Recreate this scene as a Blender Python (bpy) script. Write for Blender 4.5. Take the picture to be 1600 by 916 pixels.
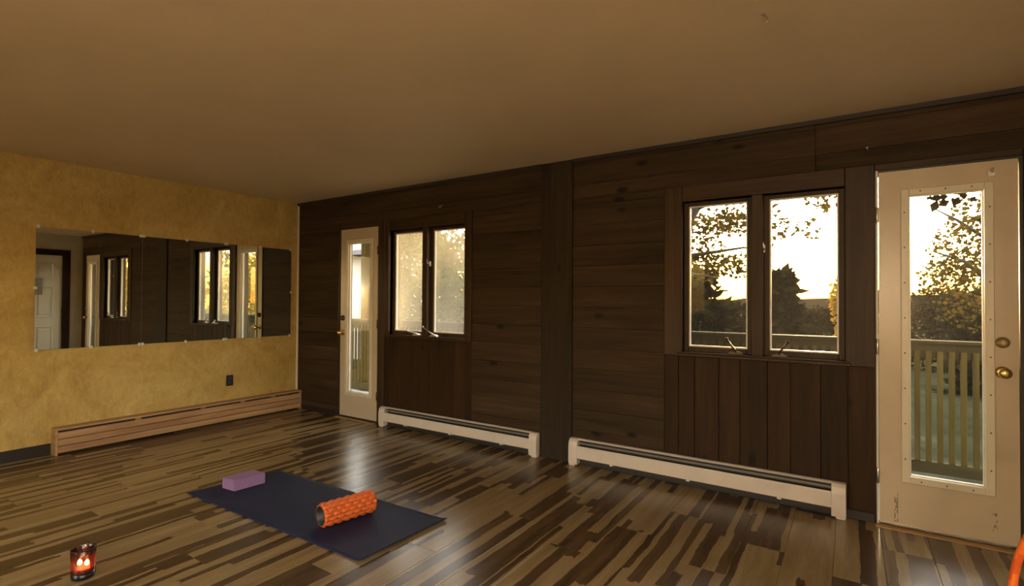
import bpy, bmesh, math, random
from mathutils import Vector, Matrix, noise as mnoise

# ------------------------------------------------------------------ camera, world, sun, exposure
scn = bpy.context.scene
COL = scn.collection
for o in list(bpy.data.objects):
    bpy.data.objects.remove(o)

CAM = Vector((5.484, -3.6956, 1.2897))
YAW, PITCH, ROLL = 0.58309, 0.013527, 0.0059816
fw = Vector((-math.sin(YAW) * math.cos(PITCH), math.cos(YAW) * math.cos(PITCH), math.sin(PITCH)))
rt = fw.cross(Vector((0, 0, 1))).normalized()
up = rt.cross(fw)
r2 = rt * math.cos(ROLL) + up * math.sin(ROLL)
u2 = -rt * math.sin(ROLL) + up * math.cos(ROLL)
cd = bpy.data.cameras.new('camera')
cd.sensor_width = 36.0
cd.lens = 803.18 / 1600 * 36
cd.clip_start = 0.05
cd.clip_end = 2000
cam = bpy.data.objects.new('camera', cd)
COL.objects.link(cam)
M = Matrix((r2, u2, -fw)).transposed().to_4x4()
M.translation = CAM
cam.matrix_world = M
scn.camera = cam

SUN_EL, SUN_AZ = math.radians(3.2), math.radians(-2.6)     # azimuth measured from +Y towards +X
w = bpy.data.worlds.new('sky'); scn.world = w
w.use_nodes = True
wn, wl = w.node_tree.nodes, w.node_tree.links
wn.clear()
sky = wn.new('ShaderNodeTexSky')
sky.sky_type = 'NISHITA'
sky.sun_disc = False
sky.sun_elevation = SUN_EL
sky.sun_rotation = SUN_AZ
sky.air_density = 1.0
sky.dust_density = 3.5
sky.ozone_density = 1.0
bg = wn.new('ShaderNodeBackground'); bg.inputs['Strength'].default_value = 1.0
wo = wn.new('ShaderNodeOutputWorld')
hs = wn.new('ShaderNodeHueSaturation'); hs.inputs['Saturation'].default_value = 1.0; hs.inputs['Value'].default_value = 0.40
wl.new(sky.outputs[0], hs.inputs['Color'])
# thin even cloud veil over the whole dome plus the glow of the low sun
av = wn.new('ShaderNodeMix'); av.data_type = 'RGBA'; av.blend_type = 'ADD'; av.inputs[0].default_value = 1.0
tc = wn.new('ShaderNodeTexCoord'); sz = wn.new('ShaderNodeSeparateXYZ'); wl.new(tc.outputs['Generated'], sz.inputs[0])
vr = wn.new('ShaderNodeValToRGB'); vr.color_ramp.interpolation = 'EASE'
ve = vr.color_ramp.elements
ve[0].position = 0.0; ve[0].color = (1.0, .46, .07, 1)
ve[1].position = .16; ve[1].color = (1.72, 1.62, 1.42, 1)
e2 = ve.new(.045); e2.color = (1.35, .85, .22, 1)
wl.new(sz.outputs[2], vr.inputs[0]); wl.new(vr.outputs[0], av.inputs[7])
wl.new(hs.outputs[0], av.inputs[6]); wl.new(av.outputs[2], bg.inputs[0]); wl.new(bg.outputs[0], wo.inputs[0])

sd = bpy.data.lights.new('sun', 'SUN'); sd.energy = 2.6; sd.angle = math.radians(1.2); sd.color = (1, .62, .28)
so = bpy.data.objects.new('sun', sd); COL.objects.link(so)
sdir = Vector((math.sin(SUN_AZ) * math.cos(SUN_EL), math.cos(SUN_AZ) * math.cos(SUN_EL), math.sin(SUN_EL)))
so.rotation_euler = sdir.to_track_quat('Z', 'Y').to_euler()
so.location = sdir * 40

# portals that guide the sky's light through the four glazed openings
for px0, px1, pz0, pz1 in ((.905, 1.262, .282, 1.898), (1.54, 2.526, .93, 1.99), (4.487, 5.455, .93, 1.99), (5.757, 6.086, .297, 1.904)):
    pl = bpy.data.lights.new('sky_portal', 'AREA'); pl.shape = 'RECTANGLE'; pl.size = px1 - px0; pl.size_y = pz1 - pz0
    pl.cycles.is_portal = True
    po = bpy.data.objects.new('sky_portal', pl); COL.objects.link(po)
    po.location = ((px0 + px1) / 2, .155, (pz0 + pz1) / 2); po.rotation_euler = (math.radians(-90), 0, 0)
for lx, ly, lz, sx_, sz_, rz in ((2.575, -5.745, 1.285, 1.65, 1.67, math.pi), (6.545, -4.15, 1.335, 2.4, 1.57, -math.pi / 2)):  # portals for the two windows added behind the camera
    pl = bpy.data.lights.new('sky_portal', 'AREA'); pl.shape = 'RECTANGLE'; pl.size = sx_; pl.size_y = sz_
    pl.cycles.is_portal = True
    po = bpy.data.objects.new('sky_portal', pl); COL.objects.link(po)
    po.location = (lx, ly, lz); po.rotation_euler = (math.radians(-90), 0, rz)
FILL_LAMP_W = 48.0  # strength of the lamp added behind the camera
FILL_LAMP_COL = (1.0, .83, .60)
scn.view_settings.view_transform = 'Standard'
scn.view_settings.look = 'None'
scn.view_settings.gamma = 1.0
scn.view_settings.use_curve_mapping = False
scn.view_settings.exposure = 2.1

R = random.Random(7)
RX, RY, H = 6.40, -5.60, 2.417          # right wall, rear wall, ceiling height

# ------------------------------------------------------------------ materials
class NT:
    """little helper around a material node tree"""
    def __init__(s, name):
        s.m = bpy.data.materials.new(name); s.m.use_nodes = True
        s.n, s.l = s.m.node_tree.nodes, s.m.node_tree.links
        s.b = s.n['Principled BSDF']
    def node(s, t, ins=None, **kw):
        nd = s.n.new(t)
        for k, v in kw.items(): setattr(nd, k, v)
        for k, v in (ins or {}).items():
            if hasattr(v, 'is_output'): s.l.new(v, nd.inputs[k])
            else: nd.inputs[k].default_value = v
        return nd
    def math(s, op, a, b=0.0, c=0.0, clamp=False):
        return s.node('ShaderNodeMath', {0: a, 1: b, 2: c}, operation=op, use_clamp=clamp).outputs[0]
    def pos(s):
        return s.node('ShaderNodeNewGeometry').outputs['Position']
    def rnd(s):
        return s.node('ShaderNodeObjectInfo').outputs['Random']
    def mapping(s, vec, scale=(1, 1, 1), loc=(0, 0, 0)):
        return s.node('ShaderNodeMapping', {'Vector': vec, 'Scale': scale, 'Location': loc}).outputs[0]
    def noise(s, vec, scale=1.0, detail=3.0, rough=.55, dist=0.0):
        return s.node('ShaderNodeTexNoise', {'Vector': vec, 'Scale': scale, 'Detail': detail, 'Roughness': rough, 'Distortion': dist}).outputs['Fac']
    def ramp(s, fac, stops):
        nd = s.node('ShaderNodeValToRGB', {'Fac': fac})
        e = nd.color_ramp.elements
        while len(e) < len(stops): e.new(.5)
        for i, (p, c) in enumerate(stops):
            e[i].position = p; e[i].color = (*c, 1) if len(c) == 3 else c
        return nd.outputs[0]
    def mix(s, fac, a, b, mode='MIX'):
        nd = s.node('ShaderNodeMix', data_type='RGBA', blend_type=mode)
        for i, v in ((0, fac), (6, a), (7, b)):
            if hasattr(v, 'is_output'): s.l.new(v, nd.inputs[i])
            else: nd.inputs[i].default_value = (*v, 1) if isinstance(v, tuple) and len(v) == 3 else v
        return nd.outputs[2]
    def bump(s, h, strength=.2, dist=.01):
        nd = s.node('ShaderNodeBump', {'Height': h, 'Strength': strength, 'Distance': dist})
        s.l.new(nd.outputs[0], s.b.inputs['Normal'])
    def set(s, **kw):
        for k, v in kw.items():
            k = {'color': 'Base Color', 'rough': 'Roughness', 'metal': 'Metallic', 'spec': 'Specular IOR Level'}.get(k, k)
            if hasattr(v, 'is_output'): s.l.new(v, s.b.inputs[k])
            else: s.b.inputs[k].default_value = (*v, 1) if isinstance(v, tuple) and len(v) == 3 else v
        return s

MAT = {}
def simple(name, col, rough=.5, metal=0.0, var=.12, scale=14, bump=0.0, spec=.5):
    t = NT(name)
    n = t.noise(t.pos(), scale, 4)
    d = tuple(c * (1 - var) for c in col); l = tuple(min(1, c * (1 + var)) for c in col)
    t.set(color=t.ramp(n, [(.3, d), (.7, l)]), rough=rough, metal=metal, spec=spec)
    if bump: t.bump(n, bump, .003)
    MAT[name] = t.m
    return t.m

def wood(name, axis, dark, mid, light, rough=.45, grain=1.0, spec=.4, bump=.15, knots=True):
    """long-grain wood along an axis; each board shifts by its own random number"""
    t = NT(name)
    r = t.rnd()
    off = t.node('ShaderNodeCombineXYZ', {i: t.math('MULTIPLY', r, v) for i, v in enumerate((37.0, 23.0, 51.0))}).outputs[0]
    p = t.node('ShaderNodeVectorMath', {0: t.pos(), 1: off}, operation='ADD').outputs[0]
    sc = [22.0 * grain] * 3; sc['XYZ'.index(axis)] = 1.3 * grain
    n1 = t.noise(t.mapping(p, sc), 1.0, 6, .62, .6)
    sc2 = [4.0] * 3; sc2['XYZ'.index(axis)] = .7
    n2 = t.noise(t.mapping(p, sc2), 1.0, 3, .5)
    f = t.math('ADD', t.math('MULTIPLY', n1, .6), t.math('MULTIPLY', n2, .4))
    f = t.math('ADD', f, t.math('MULTIPLY', t.math('SUBTRACT', r, .5), .08))
    c = t.ramp(f, [(.32, dark), (.52, mid), (.72, light)])
    if knots:
        sk = [6.0] * 3; sk['XYZ'.index(axis)] = 3.0
        v = t.node('ShaderNodeTexVoronoi', {'Vector': t.mapping(p, sk), 'Scale': .75}).outputs['Distance']
        c = t.mix(t.ramp(v, [(.06, (1, 1, 1)), (.14, (0, 0, 0))]), c, tuple(x * .45 for x in dark))
    t.set(color=c, rough=rough, spec=spec)
    t.bump(n1, bump, .002)
    MAT[name] = t.m
    return t.m

wood('wood_dark_h', 'X', (.019, .0115, .0056), (.043, .0255, .0122), (.074, .0435, .021), .68, spec=.18)
wood('wood_dark_v', 'Z', (.015, .0070, .0024), (.031, .0148, .005), (.052, .0255, .0092), .62, spec=.2)
wood('wood_trim_v', 'Z', (.020, .0105, .0042), (.044, .0235, .0092), (.070, .039, .016), .5, spec=.25)
wood('wood_trim_h', 'X', (.020, .0105, .0042), (.044, .0235, .0092), (.070, .039, .016), .5, spec=.25)
wood('post_grey', 'Z', (.015, .0095, .0048), (.028, .0185, .0095), (.045, .031, .017), .65, spec=.2)
wood('pine', 'Y', (.26, .13, .06), (.42, .24, .115), (.55, .35, .18), .5, 1.0)
wood('pine_x', 'X', (.22, .12, .05), (.36, .21, .09), (.46, .29, .14), .5, 1.0)
wood('deck_wood', 'X', (.10, .10, .105), (.17, .172, .185), (.25, .255, .275), .8, 1.0, spec=.05)
wood('rail_wood_z', 'Z', (.032, .024, .0045), (.060, .045, .0095), (.085, .066, .017), .8, 1.0, spec=.05, knots=False)
wood('rail_wood_x', 'X', (.020, .017, .006), (.038, .032, .011), (.056, .047, .018), .8, 1.0, spec=.05, knots=False)
wood('bark', 'Z', (.018, .015, .013), (.045, .038, .033), (.085, .075, .065), .9, 1.0, knots=False, bump=.6)
simple('door_white', (.80, .77, .68), .4, var=.03, scale=5)
simple('white_paint', (.62, .56, .47), .42, var=.04, scale=5)
t = NT('door_paint'); p = t.pos()
c = t.ramp(t.noise(p, 4, 4), [(.3, (.455, .375, .262)), (.7, (.50, .41, .29))])
sp = t.node('ShaderNodeSeparateXYZ', {0: p})
nz = t.noise(t.mapping(p, (90, 90, 45)), 1.0, 2)
for sxx, szz, wx, wz in ((5.698, .115, .009, .085), (6.118, .125, .010, .05)):
    g = t.math('MULTIPLY', t.math('LESS_THAN', t.math('ABSOLUTE', t.math('SUBTRACT', sp.outputs[0], sxx)), wx), t.math('LESS_THAN', t.math('ABSOLUTE', t.math('SUBTRACT', sp.outputs[2], szz)), wz))
    g = t.math('MULTIPLY', g, t.math('GREATER_THAN', nz, .53))
    c = t.mix(t.math('MULTIPLY', g, .75), c, (.10, .07, .045))
t.set(color=c, rough=.30); MAT['door_paint'] = t.m
simple('heater_paint', (.60, .53, .455), .38, var=.06, scale=6)
simple('heater_dark', (.025, .022, .018), .6)
simple('heater_blade', (.16, .14, .115), .45)
simple('dark_base', (.018, .012, .008), .5)
simple('glass_bead', (.62, .60, .53), .35, var=.05)
simple('lite_frame', (.60, .55, .42), .35, var=.05, scale=6)
simple('screw_metal', (.10, .08, .05), .45, .6)
simple('brass', (.75, .55, .22), .24, 1.0, var=.1)
simple('bronze', (.10, .075, .05), .3, .9, var=.2)
simple('old_brass', (.42, .33, .18), .5, .7, var=.15)
simple('steel', (.55, .52, .47), .28, .9, var=.1)
simple('clip_plastic', (.62, .60, .54), .25)
simple('black_plastic', (.012, .012, .014), .35)
simple('black_socket', (.03, .031, .036), .3)
simple('purple_foam', (.26, .145, .29), .75, var=.10, scale=160, bump=.1)
simple('core_black', (.02, .022, .02), .45)
simple('orange_foam', (.60, .115, .020), .36, var=.08, scale=40)
simple('hoop_orange', (.82, .17, .025), .35, var=.06)
simple('hoop_deep', (.66, .105, .015), .35, var=.06)
simple('hoop_edge', (.85, .50, .16), .35, var=.06)
simple('wax', (.55, .25, .12), .5)
simple('wick', (.02, .015, .01), .9)
simple('candle_black', (.008, .006, .006), .25)
simple('paper_grey', (.30, .30, .30), .7)
simple('house_white', (.22, .23, .25), .7, var=.05, scale=2)
simple('roof_grey', (.12, .12, .13), .8)
simple('soil', (.05, .045, .03), .9)
simple('lamp_metal', (.5, .45, .38), .35, .8)

# yellow rubbed plaster
t = NT('plaster_yellow')
p = t.pos()
n1 = t.noise(p, 2.2, 6, .62, .8); n2 = t.noise(t.mapping(p, (1, 1.6, .8)), 16, 5, .7, 1.0); n3 = t.noise(p, 55, 3, .6)
f = t.math('ADD', t.math('ADD', t.math('MULTIPLY', n1, .5), t.math('MULTIPLY', n2, .38)), t.math('MULTIPLY', n3, .12))
t.set(color=t.ramp(f, [(.34, (.33, .205, .050)), (.5, (.45, .312, .096)), (.66, (.56, .42, .155))]), rough=.62, spec=.3)
t.bump(n2, .12, .004); MAT['plaster_yellow'] = t.m
# cream walls and ceiling paint
t = NT('paint_cream'); p = t.pos()
n = t.noise(p, 3, 5); t.set(color=t.ramp(n, [(.3, (.52, .46, .37)), (.7, (.60, .54, .44))]), rough=.7); t.bump(t.noise(p, 120, 2), .06, .002); MAT['paint_cream'] = t.m
t = NT('paint_ceiling'); p = t.pos()
n = t.noise(p, 1.1, 5, .6, .4); t.set(color=t.ramp(n, [(.3, (.60, .485, .325)), (.7, (.66, .54, .37))]), rough=.55, spec=.35); t.bump(t.noise(p, 60, 3), .05, .002); MAT['paint_ceiling'] = t.m

# laminate floor: pale strips with long dark streaks, some square-ended, some ragged
t = NT('laminate'); p = t.pos(); r = t.math('DIVIDE', t.node('ShaderNodeObjectInfo').outputs['Object Index'], 1000.0)
sx = t.node('ShaderNodeSeparateXYZ', {0: p}); X, Y = sx.outputs[0], sx.outputs[1]
r37 = t.math('MULTIPLY', r, 91.7)
yo = t.math('ADD', Y, r37)
wob = t.noise(t.node('ShaderNodeCombineXYZ', {0: t.math('MULTIPLY', X, 3.0), 1: t.math('MULTIPLY', yo, 2.3), 2: r37}).outputs[0], 1.0, 4, .6)
xw = t.math('ADD', X, t.math('MULTIPLY', t.math('SUBTRACT', wob, .5), .05))
def streaks(width, seglen, prob, seed, ragged):
    i = t.math('FLOOR', t.math('ADD', t.math('DIVIDE', xw, width), t.math('MULTIPLY', r, 0.7 + seed)))
    wn1 = t.node('ShaderNodeTexWhiteNoise', {'W': t.math('ADD', i, t.math('MULTIPLY', r, 13.0 + seed))}, noise_dimensions='1D').outputs['Value']
    yy = t.math('ADD', t.math('DIVIDE', yo, seglen), t.math('MULTIPLY', wn1, 17.0))
    if ragged:
        nz = t.noise(t.node('ShaderNodeCombineXYZ', {0: t.math('MULTIPLY', X, 34.0), 1: t.math('MULTIPLY', yo, 4.0), 2: 3.0}).outputs[0], 1.0, 3, .6)
        yy = t.math('ADD', yy, t.math('MULTIPLY', nz, ragged))
    j = t.math('FLOOR', yy)
    v = t.node('ShaderNodeTexWhiteNoise', {'Vector': t.node('ShaderNodeCombineXYZ', {0: i, 1: j, 2: t.math('MULTIPLY', r, 5.0 + seed)}).outputs[0]}, noise_dimensions='3D').outputs['Value']
    return t.math('LESS_THAN', v, prob), v
m1, v1 = streaks(.062, 1.15, .29, 1.0, .06)
m2, v2 = streaks(.033, .9, .18, 2.3, .14)
grain = t.noise(t.node('ShaderNodeCombineXYZ', {0: t.math('MULTIPLY', X, 160.0), 1: t.math('MULTIPLY', yo, 5.0), 2: r37}).outputs[0], 1.0, 5, .65)
soft = t.noise(t.node('ShaderNodeCombineXYZ', {0: t.math('MULTIPLY', X, 14.0), 1: t.math('MULTIPLY', yo, 1.4), 2: r37}).outputs[0], 1.0, 4, .6)
light = t.ramp(t.math('ADD', t.math('MULTIPLY', grain, .2), t.math('MULTIPLY', soft, .8)), [(.3, (.175, .113, .047)), (.5, (.24, .165, .077)), (.7, (.30, .22, .11))])
darkc = t.ramp(t.math('ADD', t.math('MULTIPLY', grain, .35), t.math('MULTIPLY', soft, .65)), [(.3, (.032, .016, .006)), (.52, (.062, .033, .013)), (.7, (.10, .056, .024))])
mm = t.math('MAXIMUM', t.math('MULTIPLY', m1, .88), t.math('MULTIPLY', m2, .95))
t.set(color=t.mix(mm, light, darkc), rough=.27, spec=.5)
t.bump(grain, .015, .0005); MAT['laminate'] = t.m

# yoga mat
t = NT('mat_blue'); p = t.pos()
n = t.noise(p, 260, 2); n2 = t.noise(p, 3, 3)
t.set(color=t.ramp(n2, [(.3, (.010, .014, .042)), (.7, (.014, .019, .054))]), rough=.62, spec=.3); t.bump(n, .25, .001); MAT['mat_blue'] = t.m

def pane(name, haze, tint=(1, 1, 1), hazecol=(.8, .8, .75), grad=None):
    """thin pane: see-through, a little reflection, streaky haze of condensation"""
    t = NT(name); t.n.remove(t.b)
    out = t.n['Material Output']
    tr = t.node('ShaderNodeBsdfTransparent', {'Color': (*tint, 1)}).outputs[0]
    gl = t.node('ShaderNodeBsdfGlossy', {'Color': (1, 1, 1, 1), 'Roughness': .02}).outputs[0]
    tl = t.node('ShaderNodeBsdfTranslucent', {'Color': (*hazecol, 1)}).outputs[0]
    p = t.pos()
    n = t.noise(t.mapping(p, (3, 3, 1.2)), 1.0, 2, .5)
    fac = t.math('MULTIPLY', t.ramp(n, [(.3, (.6,) * 3), (.7, (1,) * 3)]), haze)
    a = t.node('ShaderNodeMixShader', {0: fac, 1: tr, 2: tl}).outputs[0]
    fr = t.math('MULTIPLY', t.node('ShaderNodeFresnel', {'IOR': 1.4}).outputs[0], .25)
    b2 = t.node('ShaderNodeMixShader', {0: fr, 1: a, 2: gl}).outputs[0]
    t.l.new(b2, out.inputs[0]); MAT[name] = t.m
pane('pane_clear', .003)
pane('pane_hazy', .004)
pane('pane_misted', .085, hazecol=(.80, .84, .80))

t = NT('mirror_silver'); p = t.pos()
n = t.noise(p, 1.7, 1)
t.set(color=(.70, .72, .64), metal=1.0, rough=.012); t.bump(n, .014, .02); MAT['mirror_silver'] = t.m
simple('mirror_edge', (.30, .36, .30), .2)

def leafmat(name, c1, c2, trans):
    t = NT(name); t.n.remove(t.b); p = t.pos()
    c = t.ramp(t.noise(p, 2.5, 3), [(.3, c1), (.7, c2)])
    d = t.node('ShaderNodeBsdfDiffuse', {'Color': c}).outputs[0]
    tl = t.node('ShaderNodeBsdfTranslucent', {'Color': c}).outputs[0]
    t.l.new(t.node('ShaderNodeMixShader', {0: trans, 1: d, 2: tl}).outputs[0], t.n['Material Output'].inputs[0]); MAT[name] = t.m
leafmat('leaf_olive', (.022, .017, .004), (.075, .052, .010), .5)
leafmat('leaf_green', (.026, .038, .016), (.062, .082, .036), .5)
leafmat('leaf_yellow', (.26, .18, .024), (.40, .30, .06), .55)
leafmat('leaf_gold', (.16, .09, .01), (.28, .165, .02), .6)
leafmat('needle_dark', (.005, .0045, .002), (.013, .0105, .004), .3)
t = NT('lawn'); p = t.pos(); n = t.noise(p, 1.2, 6, .7)
t.set(color=t.ramp(n, [(.3, (.010, .0115, .006)), (.55, (.019, .020, .0115)), (.7, (.033, .032, .022))]), rough=.95, spec=0.0); t.bump(t.noise(p, 40, 4), .5, .03); MAT['lawn'] = t.m
t = NT('hill_woods'); p = t.pos(); n = t.noise(p, .25, 6, .7)
t.set(color=t.ramp(n, [(.3, (.008, .006, .004)), (.6, (.019, .013, .0075)), (.75, (.03, .019, .01))]), rough=1.0, spec=0.0); MAT['hill_woods'] = t.m
def emit(name, col, s):
    t = NT(name); t.set(color=(.0, .0, .0)); t.b.inputs['Emission Color'].default_value = (*col, 1); t.b.inputs['Emission Strength'].default_value = s; MAT[name] = t.m
emit('flame', (1, .70, .36), 14.0)
emit('fill_lamp_glow', (1, .74, .42), 3.0)
t = NT('red_glass'); t.n.remove(t.b)
tr = t.node('ShaderNodeBsdfTransparent', {'Color': (.50, .32, .25, 1)}).outputs[0]
gl = t.node('ShaderNodeBsdfGlossy', {'Color': (1, 1, 1, 1), 'Roughness': .05}).outputs[0]
tl = t.node('ShaderNodeBsdfTranslucent', {'Color': (.75, .14, .05, 1)}).outputs[0]
a = t.node('ShaderNodeMixShader', {0: .09, 1: tr, 2: tl}).outputs[0]
fr = t.node('ShaderNodeFresnel', {'IOR': 1.45}).outputs[0]
t.l.new(t.node('ShaderNodeMixShader', {0: fr, 1: a, 2: gl}).outputs[0], t.n['Material Output'].inputs[0]); MAT['red_glass'] = t.m

# ------------------------------------------------------------------ object helpers
WL = {}
def _register(o, parent, loc):
    COL.objects.link(o)
    if parent is not None:
        o.parent = parent; o.location = loc - WL[parent.name]
    else:
        o.location = loc
    WL[o.name] = loc.copy()
    return o
def tag(o, label=None, cat=None, group=None, kind=None):
    for k, v in (('label', label), ('category', cat), ('group', group), ('kind', kind)):
        if v: o[k] = v
    return o
def empty(name, loc, label=None, cat=None, group=None, kind=None):
    o = bpy.data.objects.new(name, None); o.empty_display_size = .1
    _register(o, None, Vector(loc))
    return tag(o, label, cat, group, kind)

class MB:
    def __init__(s): s.bm = bmesh.new()
    def box(s, x0, x1, y0, y1, z0, z1, bev=0.0, seg=1):
        m = bmesh.new()
        vs = [m.verts.new((x, y, z)) for x in (x0, x1) for y in (y0, y1) for z in (z0, z1)]
        for f in ((0, 1, 3, 2), (4, 6, 7, 5), (0, 4, 5, 1), (2, 3, 7, 6), (0, 2, 6, 4), (1, 5, 7, 3)):
            m.faces.new([vs[i] for i in f])
        bmesh.ops.recalc_face_normals(m, faces=m.faces)
        if bev: bmesh.ops.bevel(m, geom=m.edges[:], offset=bev, segments=seg, affect='EDGES', clamp_overlap=True)
        s._join(m); return s
    def obox(s, c, ax, ay, az, bev=0.0, seg=1):
        """box by centre and three half-axis vectors"""
        k = MB(); k.box(-1, 1, -1, 1, -1, 1)
        ax, ay, az, c = Vector(ax), Vector(ay), Vector(az), Vector(c)
        for v in k.bm.verts: v.co = c + ax * v.co.x + ay * v.co.y + az * v.co.z
        bmesh.ops.recalc_face_normals(k.bm, faces=k.bm.faces)
        if bev: bmesh.ops.bevel(k.bm, geom=k.bm.edges[:], offset=bev, segments=seg, affect='EDGES', clamp_overlap=True)
        s._join(k.bm); return s
    def _join(s, m):
        mp = {v: s.bm.verts.new(v.co) for v in m.verts}
        for f in m.faces:
            nf = s.bm.faces.new([mp[v] for v in f.verts]); nf.smooth = f.smooth; nf.material_index = f.material_index
        m.free()
    def grid(s, rows, closed_u=False, closed_v=False, smooth=True):
        vs = [[s.bm.verts.new(p) for p in r] for r in rows]
        nu, nv = len(vs), len(vs[0])
        for i in range(nu if closed_u else nu - 1):
            for j in range(nv if closed_v else nv - 1):
                f = s.bm.faces.new((vs[i][j], vs[i][(j + 1) % nv], vs[(i + 1) % nu][(j + 1) % nv], vs[(i + 1) % nu][j])); f.smooth = smooth
        return vs
    def tube(s, pts, radii, seg=10, caps=True):
        pts = [Vector(p) for p in pts]
        if not isinstance(radii, (list, tuple)): radii = [radii] * len(pts)
        rows = []; a = None
        for i, p in enumerate(pts):
            d = (pts[min(i + 1, len(pts) - 1)] - pts[max(i - 1, 0)]).normalized()
            if a is None: a = d.orthogonal().normalized()
            a = (a - d * a.dot(d)).normalized(); b = d.cross(a)
            rows.append([p + (a * math.cos(2 * math.pi * k / seg) + b * math.sin(2 * math.pi * k / seg)) * radii[i] for k in range(seg)])
        vs = s.grid(rows, closed_v=True)
        if caps:
            s.bm.faces.new(vs[0][::-1]); s.bm.faces.new(vs[-1])
        return s
    def lathe(s, c, axis, prof, seg=24):
        """profile of (distance along axis, radius)"""
        c = Vector(c); d = Vector(axis).normalized(); a = d.orthogonal().normalized(); b = d.cross(a)
        rows = [[c + d * h + (a * math.cos(2 * math.pi * k / seg) + b * math.sin(2 * math.pi * k / seg)) * max(r, 1e-4) for k in range(seg)] for h, r in prof]
        vs = s.grid(rows, closed_v=True)
        s.bm.faces.new(vs[0][::-1]); s.bm.faces.new(vs[-1])
        return s
    def prism(s, poly, axis, a0, a1, bev=0.0):
        """extrude polygon along x/y/z; poly given in the two other axes in order"""
        m = bmesh.new()
        def P(u, v, a): return {'x': (a, u, v), 'y': (u, a, v), 'z': (u, v, a)}[axis]
        A = [m.verts.new(P(u, v, a0)) for u, v in poly]; B = [m.verts.new(P(u, v, a1)) for u, v in poly]
        n = len(poly); m.faces.new(A[::-1]); m.faces.new(B)
        for i in range(n): m.faces.new((A[i], A[(i + 1) % n], B[(i + 1) % n], B[i]))
        bmesh.ops.recalc_face_normals(m, faces=m.faces)
        if bev: bmesh.ops.bevel(m, geom=m.edges[:], offset=bev, segments=1, affect='EDGES', clamp_overlap=True)
        s._join(m); return s
    def frame(s, x0, x1, z0, z1, wl, wr, wb, wt, y0, y1, bev=0.0):
        """rectangular ring in the XZ plane"""
        s.box(x0, x0 + wl, y0, y1, z0, z1, bev); s.box(x1 - wr, x1, y0, y1, z0, z1, bev)
        s.box(x0 + wl, x1 - wr, y0, y1, z0, z0 + wb, bev); s.box(x0 + wl, x1 - wr, y0, y1, z1 - wt, z1, bev)
        return s
    def build(s, name, mat, parent=None, loc=None, label=None, cat=None, group=None, kind=None):
        if loc is None:
            loc = WL[parent.name] if parent is not None else Vector((0, 0, 0))
        loc = Vector(loc)
        bmesh.ops.translate(s.bm, verts=s.bm.verts, vec=-loc)
        me = bpy.data.meshes.new(name); 
        bmesh.ops.recalc_face_normals(s.bm, faces=s.bm.faces)
        s.bm.to_mesh(me); s.bm.free()
        for m in (mat if isinstance(mat, (list, tuple)) else [mat]): me.materials.append(MAT[m])
        o = bpy.data.objects.new(name, me)
        _register(o, parent, loc)
        return tag(o, label, cat, group, kind)
def share(src, name, parent, loc):
    o = bpy.data.objects.new(name, src.data); return _register(o, parent, Vector(loc))

# ------------------------------------------------------------------ room shell
T = .16   # wall thickness
FD = (.765, 1.378, 0.0, 2.062)            # far door opening
FW = (1.54, 2.526, .93, 1.99)             # far window opening
NW = (4.487, 5.455, .93, 1.99)            # near window opening
ND = (5.607, 6.228, 0.0, 2.062)           # near door opening

# floor: base plus separate laminate planks running towards the window wall
fl = MB().box(0, RX, RY, 0, -.10, -.010).build('floor', 'soil', label='laminate floor of pale planks with dark streaks', cat='floor', kind='structure')
PW = .2117
x = 4.137 - PW * 20
ci = 0
while x < RX:
    x0, x1 = max(x, 0.0), min(x + PW, RX)
    if x1 - x0 > .02:
        y = 0.0 + [.0, .44, .88, .22, .66][ci % 5] + R.uniform(-.08, .08)
        while y > RY:
            y1, y0 = min(y, 0.0), max(y - 1.32, RY)
            if y1 - y0 > .03:
                MB().box(x0 + .0006, x1 - .0006, y0 + .0006, y1 - .0006, -.010, 0.0, .0012).build('plank', 'laminate', fl, loc=((x0 + x1) / 2, (y0 + y1) / 2, 0)).pass_index = R.randint(1, 999)
            y -= 1.32
    x += PW; ci += 1

MB().box(0, RX, RY, T, H, H + .1).build('ceiling', 'paint_ceiling', label='smooth tan painted ceiling', cat='ceiling', kind='structure')
MB().box(-.15, 0, RY - .15, T, -.1, H + .1).build('wall_left', 'plaster_yellow', label='ochre yellow rubbed plaster wall carrying the mirrors', cat='wall', kind='structure')
RWX0, RWX1, RWZ0, RWZ1 = 1.75, 3.4, .45, 2.12      # opening for the window added in the unseen rear wall
SWY0, SWY1, SWZ0, SWZ1 = -5.35, -2.95, .55, 2.12   # opening for the window added in the unseen right wall
m = MB(); m.box(0, RWX0, RY - .15, RY, -.1, H + .1); m.box(RWX1, RX + .15, RY - .15, RY, -.1, H + .1)
m.box(RWX0, RWX1, RY - .15, RY, -.1, RWZ0); m.box(RWX0, RWX1, RY - .15, RY, RWZ1, H + .1)
m.build('wall_rear', 'paint_cream', label='cream painted wall at the back of the room', cat='wall', kind='structure')

# right wall with the panelled door opening
DY0, DY1 = -1.10, -.30
m = MB(); m.box(RX, RX + .15, RY, SWY0, -.1, H + .1); m.box(RX, RX + .15, SWY1, DY0 - .02, -.1, H + .1); m.box(RX, RX + .15, SWY0, SWY1, -.1, SWZ0); m.box(RX, RX + .15, SWY0, SWY1, SWZ1, H + .1); m.box(RX, RX + .15, DY1 + .02, T, -.1, H + .1); m.box(RX, RX + .15, DY0 - .02, DY1 + .02, 2.05, H + .1)
m.build('wall_right', 'paint_cream', label='cream painted wall with the panelled door, seen in the mirror', cat='wall', kind='structure')

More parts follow.
